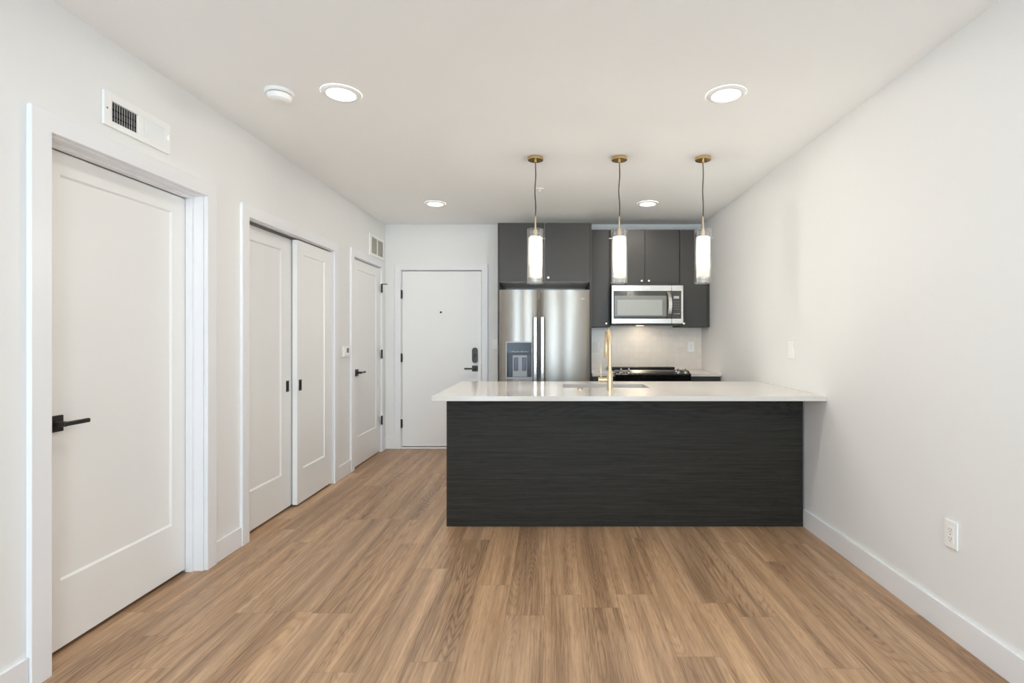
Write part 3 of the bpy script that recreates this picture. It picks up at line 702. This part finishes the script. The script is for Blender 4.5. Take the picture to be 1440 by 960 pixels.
# ------------------------------------------------------------------ wall fittings
v = thing('air_vent', 'white two bank air register high on the wall above the nearest door', 'vent', FL(2.372, 2.272, 0))
u0, u1, a0, a1 = 2.183, 2.561, 2.199, 2.346
mb = MB(); q = (u0+0.038, u1-0.034, a0+0.026, a1-0.034); mid = 2.372
for p in (rect(u0, q[0], a0, a1), rect(q[1], u1, a0, a1), rect(q[0], q[1], a0, q[2]), rect(q[0], q[1], q[3], a1), rect(mid-0.008, mid+0.008, q[2], q[3])): mb.extrude(p, 0.0005, 0.012, FL)
mb.build('frame', 'plastic', v, 0.001)
MB().extrude(rect(q[0], q[1], q[2], q[3]), 0.0004, 0.0012, FL).build('duct', 'vent_in', v)  # flat sheet on the wall, darkened for the shade of a hollow
for s0, s1, sg in ((q[0], mid-0.008, 1), (mid+0.008, q[1], -1)):
    mb = MB(); n = 11
    for k in range(n):
        uc = s0 + (s1-s0)*(k+0.5)/n; du = 0.0052*sg
        mb.extrude([(uc-du-0.0007, 0.0118), (uc-du+0.0007, 0.0118), (uc+du+0.0007, 0.0022), (uc+du-0.0007, 0.0022)], q[2], q[3], lambda a, b, w: FL(a, w, b))
    mb.build('louvers', 'plastic', v)
mb = MB()
for z in (q[2]+(q[3]-q[2])*0.3, q[2]+(q[3]-q[2])*0.64): mb.extrude(rect(q[0], mid-0.008, z-0.003, z+0.003), 0.0014, 0.002, FL)
mb.build('rear_blades', 'dark_gap', v)  # blades coloured near black for the shade behind the louvers
MB().extrude(rect(u1-0.020, u1-0.014, 2.262, 2.288), 0.012, 0.022, FL).build('damper_lever', 'plastic', v, 0.001)
for u in (u0+0.014,): MB().tube([FL(u, 2.272, 0.012), FL(u, 2.272, 0.0135)], 0.004, 10).build('screw', 'slot', v)

v = thing('return_grille', 'beige grey return air grille in the corner above the narrow hinged door', 'vent', FL(5.60, 2.265, 0))
u0, u1, a0, a1 = 5.375, 5.835, 2.152, 2.383
mb = MB(); q = (u0+0.055, u1-0.03, a0+0.028, a1-0.03); mid = (q[0]+q[1])/2
for p in (rect(u0, q[0], a0, a1), rect(q[1], u1, a0, a1), rect(q[0], q[1], a0, q[2]), rect(q[0], q[1], q[3], a1), rect(mid-0.008, mid+0.008, q[2], q[3])): mb.extrude(p, 0.0005, 0.010, FL)
mb.build('frame', 'plastic', v, 0.001)
MB().extrude(rect(q[0], q[1], q[2], q[3]), 0.0004, 0.0012, FL).build('duct', 'return_in', v)
for s0, s1 in ((q[0], mid-0.008), (mid+0.008, q[1])):
    mb = MB(); n = 14
    for k in range(n):
        z = q[2] + (q[3]-q[2])*(k+0.5)/n
        mb.extrude([(z-0.004, 0.0090), (z-0.0028, 0.0090), (z+0.0046, 0.0018), (z+0.0034, 0.0018)], s0, s1, lambda a, b, w: FL(w, a, b))
    mb.build('louvers', 'return_in', v)

t = thing('thermostat', 'small white thermostat between the closet and the narrow hinged door', 'thermostat', FL(4.74, 1.15, 0))
MB().extrude(rect(4.685, 4.795, 1.103, 1.197), 0.0005, 0.024, FL).build('housing', 'plastic', t, 0.004)
MB().extrude(rect(4.735, 4.783, 1.140, 1.182), 0.024, 0.0248, FL).build('display', 'slot', t)

def plate(name, F, u, v, label, cat, kind, group=None):
    t = thing(name, label, cat, F(u, v, 0), group)
    MB().extrude(rect(u-0.0365, u+0.0365, v-0.0585, v+0.0585), 0.0005, 0.007, F).build('cover_plate', 'plastic', t, 0.003)
    if kind == 'switch':
        MB().extrude([(u-0.0165, v-0.033), (u+0.0165, v-0.033), (u+0.0165, v+0.033), (u-0.0165, v+0.033)], 0.007, 0.0105, F).build('rocker', 'plastic', t, 0.002)
    else:
        for s_ in (-1, 1):
            c = v + s_*0.0195
            r = MB().extrude(rect(u-0.0165, u+0.0165, c-0.014, c+0.014), 0.007, 0.0085, F).build('receptacle', 'plastic', t, 0.001)
            m = MB()
            for uu in (-0.0065, 0.0065): m.extrude(rect(u+uu-0.001, u+uu+0.001, c-0.001, c+0.007), 0.0085, 0.0089, F)
            m.extrude(rect(u-0.002, u+0.002, c-0.009, c-0.005), 0.0085, 0.0089, F)
            m.build('slots', 'slot', r)
        MB().tube([F(u, v, 0.007), F(u, v, 0.0083)], 0.003, 10).build('screw', 'lightgrey', t)
plate('power_outlet', FR, 2.20, 0.440, 'white outlet low on the plain side wall above the baseboard', 'outlet', 'outlet')
plate('light_switch', FR, 3.672, 1.192, 'white light switch on the side wall above the worktop end', 'light switch', 'switch')
FBt = FB(YB-0.010)
plate('power_outlet', FBt, 0.512, 1.170, 'white outlet on the tile between the refrigerator and the faucet', 'outlet', 'outlet')
plate('power_outlet', FBt, 1.600, 1.172, 'white outlet on the tile below the cabinet by the side wall', 'outlet', 'outlet')
plate('light_switch', FB(YB), -0.645, 1.198, 'white light switch between the entry door casing and the refrigerator', 'light switch', 'switch')
